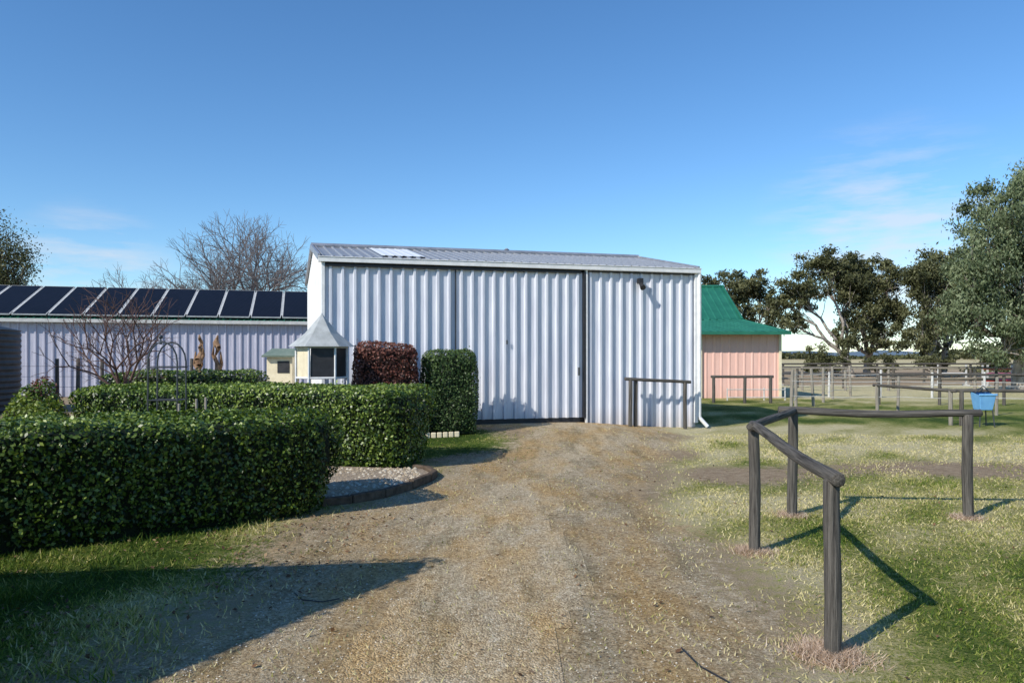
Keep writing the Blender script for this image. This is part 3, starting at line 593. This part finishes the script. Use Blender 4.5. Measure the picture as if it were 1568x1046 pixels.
leafy('gum_tree',(29.3,62),.32,[(28.6,62,8.5,2.3,2,1.4),(30.8,61.5,7.9,2.2,1.8,1.5),(28.4,61,5.4,2.3,2,1.9),(30.6,62,4.9,2.0,1.7,1.9),(27.2,60,3.3,1.5,1.3,1.3),(29.4,60,2.9,1.3,1.2,.9)],22000,.28,B_gum,L_gum,2,fork=.3,subn=14)
leafy('gum_tree',(32.3,58),.28,[(31.9,58,7.6,1.8,1.6,1.6),(32.8,58,5.2,1.9,1.7,2.0),(31.2,57.5,3.2,1.6,1.4,1.5),(33.8,58.5,7.4,1.8,1.4,1.6)],17000,.28,B_gum,L_gum,3,fork=.3,subn=14)
leafy('gum_tree',(35.6,62),.28,[(35.5,62,8.6,2.2,2,1.8),(36.5,62,5.8,2.3,2,2.4),(34.6,61.5,3.6,1.8,1.6,1.8),(38,62,7.5,2,2,2)],14000,.32,B_gum,L_gum,4,subn=12)
leafy('gum_tree',(21.2,70),.34,[(20.0,70,8.2,2.0,2,1.4),(22.4,70.5,8.4,2.2,2,1.2),(24.0,70,6.8,1.4,1.6,1.4),(21,69.5,6.0,2.2,1.8,1.8),(18.6,70,7.2,1.3,1.2,1.0),(23,69.5,4.8,1.8,1.6,1.6)],17000,.32,B_gum,L_gum,5,subn=14)
leafy('weeping_gum_tree',(24.0,35.5),.38,[(24.6,35,9.2,1.7,1.7,1.5),(23.0,35,8.4,1.5,1.8,1.4),(21.9,34.5,7.0,1.4,1.6,1.4),(21.2,34.5,5.4,1.3,1.6,1.4),(21.0,34.5,3.7,1.3,1.5,1.3),(22.3,34,2.4,1.3,1.3,1.1),(23.2,34,5.6,2.0,2,1.8),(25.4,35,6.5,2.2,2.2,2.2),(24.2,34,3.8,2.0,2,1.7),(27,35.5,8.6,2,2,2.0),(27.5,35,4.6,2.2,2,2)],90000,.18,B_gum,L_gum2,6,droop=1.6,subn=16,aspect=.38,spread=.6)
leafy('evergreen_tree',(-26.0,38.5),.28,[(-26.2,38.5,7.3,1.4,1.4,1.3),(-25.5,38.3,5.8,1.2,1.3,1.3),(-27.0,38.5,5.4,1.7,1.5,1.8),(-25.7,38,4.2,1.1,1.2,.9)],13000,.15,M_bark,L_gum,7,droop=.3,subn=22,spread=.8)
leafy('evergreen_tree',(-18.0,52),.25,[(-22.6,52,5.4,1.6,1.4,1.0),(-21.0,52,4.9,1.2,1.3,.9),(-18.6,52,4.8,1.2,1.3,.9)],5000,.3,M_bark,L_gum,17,droop=.3)
leafy('understory_shrub',(23.6,56),.1,[(23.4,56,1.6,1.2,1,1.1),(24.4,56,1.3,.9,1,.8),(22.6,56.5,1.4,.8,.8,.8)],6500,.22,M_bark,L_gum,18,droop=.3,fork=.1)
leafy('understory_shrub',(33,56),.1,[(31.6,56,1.1,1.6,1,.8),(35.4,56,1.2,1.8,1,.9),(28.5,58,1.0,1.4,1,.7)],6500,.22,M_bark,L_gum,19,droop=.3,fork=.1)
# distant treeline + hills
r=np.random.default_rng(77); n=26000; xx=r.uniform(-420,420,n); yy=330+r.uniform(-20,20,n)+60*np.sin(xx*.01); hh=(3.5+2.6*wn(xx,yy*0,0,.05,9)+1.8*wn(xx,yy*0,0,.2,10)); k=hh>1.2; xx,yy,hh=xx[k],yy[k],hh[k]
dt=group('distant_treeline'); leaves('foliage',np.stack([xx,yy,r.uniform(0,1,len(xx))**.8*hh],1),1.9,L_gum,dt,np.clip(r.normal(.45,.2,len(xx)),0,1),aspect=.8,rs=r)
xs=np.linspace(-2600,2600,120); rows=[]; 
for j,(yy_,f_) in enumerate([(2300,0),(2500,.5),(2800,1),(3200,.6),(3600,0)]): rows.append(np.stack([xs,np.full_like(xs,yy_),f_*(38+26*wn(xs,xs*0,0,.003,3)+9*wn(xs,xs*0,0,.013,4))-2*(f_==0)],1))
V=np.concatenate(rows); I=np.arange(len(V)).reshape(5,120); Fh=np.stack([I[:-1,:-1],I[:-1,1:],I[1:,1:],I[1:,:-1]],-1).reshape(-1,4)
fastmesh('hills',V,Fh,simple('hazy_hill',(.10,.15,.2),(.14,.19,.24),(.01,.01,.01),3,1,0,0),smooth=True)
# ---------- fences right
def fence(name,pts,h,r_,rails,mat,railr=None,wire=False,mat2=None,lean=0):
    gr=group(name); mb=MB(); mr_=MB(); q=random.Random(len(pts))
    for i,p in enumerate(pts): mb.tube((p[0],p[1],-.05),(p[0]+q.uniform(-lean,lean),p[1],h*q.uniform(.92,1.06)),r_,r_*.9,8)
    for z in rails:
        for i in range(len(pts)-1):
            sg=.0 if not wire else -.03; a=Vector((pts[i][0],pts[i][1]-r_*.9,z)); b=Vector((pts[i+1][0],pts[i+1][1]-r_*.9,z)); m_=(a+b)/2+Vector((0,0,sg)); mr_.path([a,m_,b],railr or .006,6)
    mb.obj('posts',mat,gr); mr_.obj('rails',mat2 or mat,gr); return gr
fence('timber_yard_fence',[(12+2.1*i,36.5) for i in range(14)],1.15,.07,[.6,1.1],M_postl,.035)
fence('arena_rail_fence',[(14+3*i,47+.1*i) for i in range(16)],1.25,.08,[.6,1.2],M_post,.055)
fence('wire_paddock_fence',[(8.4,22.6),(9.3,24.6),(10.2,25.4),(11.4,27.5),(12.6,29.5),(14.2,31.5)],1.25,.055,[.35,.85,1.1],M_postl,.007,True,M_lwhite,.08)
fence('wire_paddock_fence',[(8.4,22.6),(11.3,22.0),(13.8,21.4),(16.4,20.8),(19,20.3)],1.05,.045,[.5,.95],M_postl,.007,True,M_lwhite,.05)
fence('wire_paddock_fence',[(11+2.0*i,31-.2*i) for i in range(10)],1.1,.05,[.5,.95],M_lwhite,.010,True,M_lwhite,.05)
fence('timber_yard_fence',[(13,41),(15.2,40),(17.4,39.4),(19.8,39),(22,38.6),(24.5,38)],1.2,.08,[.5,1.1],M_post,.05)
fence('timber_yard_fence',[(12.45,17.8),(12.55,14.2)],1.0,.06,[.95],M_postl,.045)
fence('timber_yard_fence',[(12.8,26.2),(14.8,26.0),(16.9,25.8),(19,25.6)],1.1,.055,[1.05],M_post,.04)
fence('white_panel_fence',[(8.2,28.6),(8.9,28.6),(9.6,28.6),(10.4,28.6)],.5,.025,[.12,.42],M_lwhite,.018)
# blue feeder
bf=group('blue_feed_bin'); mb=MB(); M_blue=simple('blue_plastic',(.12,.32,.60),(.18,.42,.70),rough=.4,bs=.05)
cx,cy=11.35,18.1
vs=[(cx-.15,cy-.14,.40),(cx+.15,cy-.14,.40),(cx+.15,cy+.14,.40),(cx-.15,cy+.14,.40),(cx-.2,cy-.2,.76),(cx+.2,cy-.2,.76),(cx+.2,cy+.2,.84),(cx-.2,cy+.2,.84)]
mb.poly(vs,[(0,3,2,1),(0,1,5,4),(1,2,6,5),(2,3,7,6),(3,0,4,7)]); mb.box((cx,cy-.2,.77),(.44,.04,.05)); mb.obj('bin',M_blue,bf,bevel=.015)
mb=MB(); 
for dx,dy in((-.18,-.16),(.18,-.16),(.18,.16),(-.18,.16)): mb.tube((cx+dx,cy+dy,0),(cx+dx*.8,cy+dy*.8,.43),.015)
mb.tube((cx-.2,cy,.8),(cx,cy,.98),.01); mb.tube((cx,cy,.98),(cx+.2,cy,.8),.01); mb.obj('stand',M_iron,bf)
for i,(x,y,cc) in enumerate([(26.5,41,(.55,.06,.05)),(27.4,42,(.6,.12,.25)),(25.2,43,(.5,.5,.5)),(14.6,43,(.45,.4,.35))]):
    jj=group('show_jump'); mj=simple('jump_paint_%d'%i,tuple(c*.9 for c in cc),cc,rough=.5,bs=.03); mb=MB()
    for dx in(-.8,.8):
        mb.box((x+dx,y,.6),(.08,.08,1.2)); mb.box((x+dx,y,.04),(.1,.6,.08))
    mb.obj('stands',M_lwhite,jj); mb=MB(); 
    for z in(.35,.7,1.0): mb.tube((x-.8,y-.06,z),(x+.8,y-.06,z),.05)
    mb.obj('poles',mj,jj)
# ---------- garden edge
ge=group('garden_bed_edging'); pts=[(-2.15,8.45),(-1.85,8.65),(-1.55,9.05),(-1.30,9.6),(-1.12,10.15),(-1.08,10.5),(-1.25,10.95),(-1.45,11.1)]
M_edge=simple('old_timber_edging',(.05,.036,.026),(.15,.11,.08),(1,1,1),9,.9,0,.6,.03,.2)
mb=MB(); r_=random.Random(4)
for i in range(len(pts)-1):
    a=Vector((*pts[i],0));b=Vector((*pts[i+1],0)); d=b-a; m_=(a+b)/2; mb.box((m_.x,m_.y,.05+r_.uniform(-.01,.01)),(d.length*.97,.085,.11),math.atan2(d.y,d.x)+r_.uniform(-.03,.03))
mb.obj('timber_blocks',M_edge,ge,bevel=.015)
pl=[(-2.1,8.5),(-1.85,8.7),(-1.58,9.1),(-1.34,9.62),(-1.17,10.15),(-1.13,10.48),(-1.3,10.9),(-3.2,11.3),(-3.5,9.2),(-2.4,8.4)]
mb=MB(); mb.poly([(-2.2,9.9,.085)]+[(a,b,.06) for a,b in pl],[(0,i+1,(i+1)%len(pl)+1) for i in range(len(pl))])
mb.obj('garden_bed',simple('pale_stone_mulch',(.20,.15,.10),(.50,.41,.31),(1,1,1),28,.9,0,1,.03,.2))
n=900; a=r.uniform(0,1,n); X_=r.uniform(-2.6,-1.2,n);Y_=r.uniform(8.6,10.9,n); k=(X_<np.interp(Y_,[8.5,9.1,10.15,10.9],[-2.05,-1.65,-1.22,-1.4])); X_,Y_=X_[k],Y_[k]; n=len(X_)
s=r.uniform(.012,.04,n); V=[]
for i in range(4):
    aa=i*math.pi/2+r.uniform(-.4,.4,n); V.append(np.stack([X_+np.cos(aa)*s,Y_+np.sin(aa)*s,np.full(n,.065)],1))
V.append(np.stack([X_,Y_,.07+s*.7],1)); V=np.stack(V,1)
fastmesh('garden_stones',V.reshape(-1,3),(np.array([[0,1,4],[1,2,4],[2,3,4],[3,0,4]])[None]+(np.arange(n)*5)[:,None,None]).reshape(-1,3),L_peb,attrs={'tone':np.repeat(r.uniform(.2,.9,n),5)})
ew=group('white_scalloped_edging'); mb=MB()
for i in range(9):
    x=-1.95+i*.11; y=14.35+.03*i; mb.box((x,y,g(x,y)+.05),(.095,.035,.11),.15); 
mb.obj('edging_blocks',M_cream,ew,bevel=.015)
# ---------- grass blades
def inhedge(x,y,pad=.0):
    m=np.zeros(len(x),bool)
    for cx,cy,a,L,W in HB:
        u=(x-cx)*math.cos(a)+(y-cy)*math.sin(a); v=-(x-cx)*math.sin(a)+(y-cy)*math.cos(a); m|=(abs(u)<L/2-pad)&(abs(v)<W/2-pad)
    return m
n=290000; Y_=3.3+rng.uniform(0,1,n)**1.5*13; X_=rng.uniform(-1,1,n)*(Y_*.72+.3)
di=drive_in(X_,Y_)+wn(X_,Y_,0,3,31)*.12; dirt=dirtf(X_,Y_); dens=wn(X_,Y_,0,2.0,33)*.28+wn(X_,Y_,0,6,34)*.3
k=(di<rng.uniform(-.9,.2,n))&(~inhedge(X_,Y_,.1))&(rng.random(n)+dirt*.9<.82+dens*.9)
k&=~((X_>-3.5)&(X_<-1.1)&(Y_>8.5)&(Y_<11)); k|=(rng.random(n)<.035*(1+2*(wn(X_,Y_,0,2.5,39)>.6)))&(di>0)&(di<1.8)
X_,Y_=X_[k],Y_[k]; n=len(X_); dry=dryf(X_,Y_)
h=rng.uniform(.010,.036,n)*(1+.5*ss(-1.5,-2,X_)); tuft=(wn(X_,Y_,0,5,37)>.9); h=np.where(tuft,h*1.8,h)
aa=rng.uniform(0,6.28,n); ln=rng.normal(0,.7,(n,2))*h[:,None]; w_=rng.uniform(.0018,.0045,n)*(1+Y_/8)
z=gh(X_,Y_)-.002; c,s_=np.cos(aa)*w_,np.sin(aa)*w_
V=np.stack([np.stack([X_-c,Y_-s_,z],1),np.stack([X_+c,Y_+s_,z],1),np.stack([X_+ln[:,0],Y_+ln[:,1],z+h],1)],1)
tone=np.clip(dry*.95+rng.normal(0,.26,n)-.10*tuft,0,1)
fastmesh('lawn_grass',V.reshape(-1,3),np.arange(3*n).reshape(n,3),L_grass,attrs={'tone':np.repeat(tone,3)})
X_=[];Y_=[];
for (x,y),R,m_ in((PA,.16,3000),(PB,.13,1700),(PC,.12,900),(PD,.12,900)):
    a=rng.uniform(0,6.28,m_); q=np.abs(rng.normal(0,.6,m_))*R+.04; X_.append(x+np.cos(a)*q-.02);Y_.append(y+np.sin(a)*q)
X_=np.concatenate(X_);Y_=np.concatenate(Y_); n=len(X_); h=rng.uniform(.015,.06,n); ln=rng.normal(0,.9,(n,2))*h[:,None]; aa=rng.uniform(0,6.28,n); w_=.003
L_straw=leafmat('dead_straw',[(0,(.3,.2,.13)),(.5,(.55,.40,.30)),(1,(.72,.60,.5))],.8,.2,.2)
z=gh(X_,Y_)
V=np.stack([np.stack([X_-np.cos(aa)*w_,Y_-np.sin(aa)*w_,z],1),np.stack([X_+np.cos(aa)*w_,Y_+np.sin(aa)*w_,z],1),np.stack([X_+ln[:,0],Y_+ln[:,1],z+h],1)],1)
fastmesh('dead_grass_tufts',V.reshape(-1,3),np.arange(3*n).reshape(n,3),L_straw,attrs={'tone':np.repeat(rng.uniform(0,1,n),3)})
n=3000; Y_=rng.uniform(3.6,8,n); X_=rng.uniform(-5,-1.2,n); dd=wn(X_,Y_,0,2,41); k=(rng.random(n)<.5+dd*.4)&~inhedge(X_,Y_,.05); X_,Y_=X_[k],Y_[k]
Y2=rng.uniform(3.6,14,500);X2=rng.uniform(-1.5,7,500); X_=np.concatenate([X_,X2]);Y_=np.concatenate([Y_,Y2]); n=len(X_)
up_=np.tile([[0,0,1.]],(n,1)); leaves('fallen_leaves',np.stack([X_,Y_,gh(X_,Y_)+.015],1),.038,L_dead,None,rng.uniform(0,1,n),nrm=up_*1.6,aspect=.6)
mb=MB(); mb.path([(.98,4.35,.012),(1.02,4.1,.012),(1.12,3.9,.012),(1.14,3.6,.012),(1.1,3.2,.012)],.005,6); mb.path([(-1.55,5.35,.015),(-1.45,5.2,.013),(-1.3,5.16,.013),(-1.2,5.22,.015)],.004,6); mb.obj('garden_hose',M_dark)
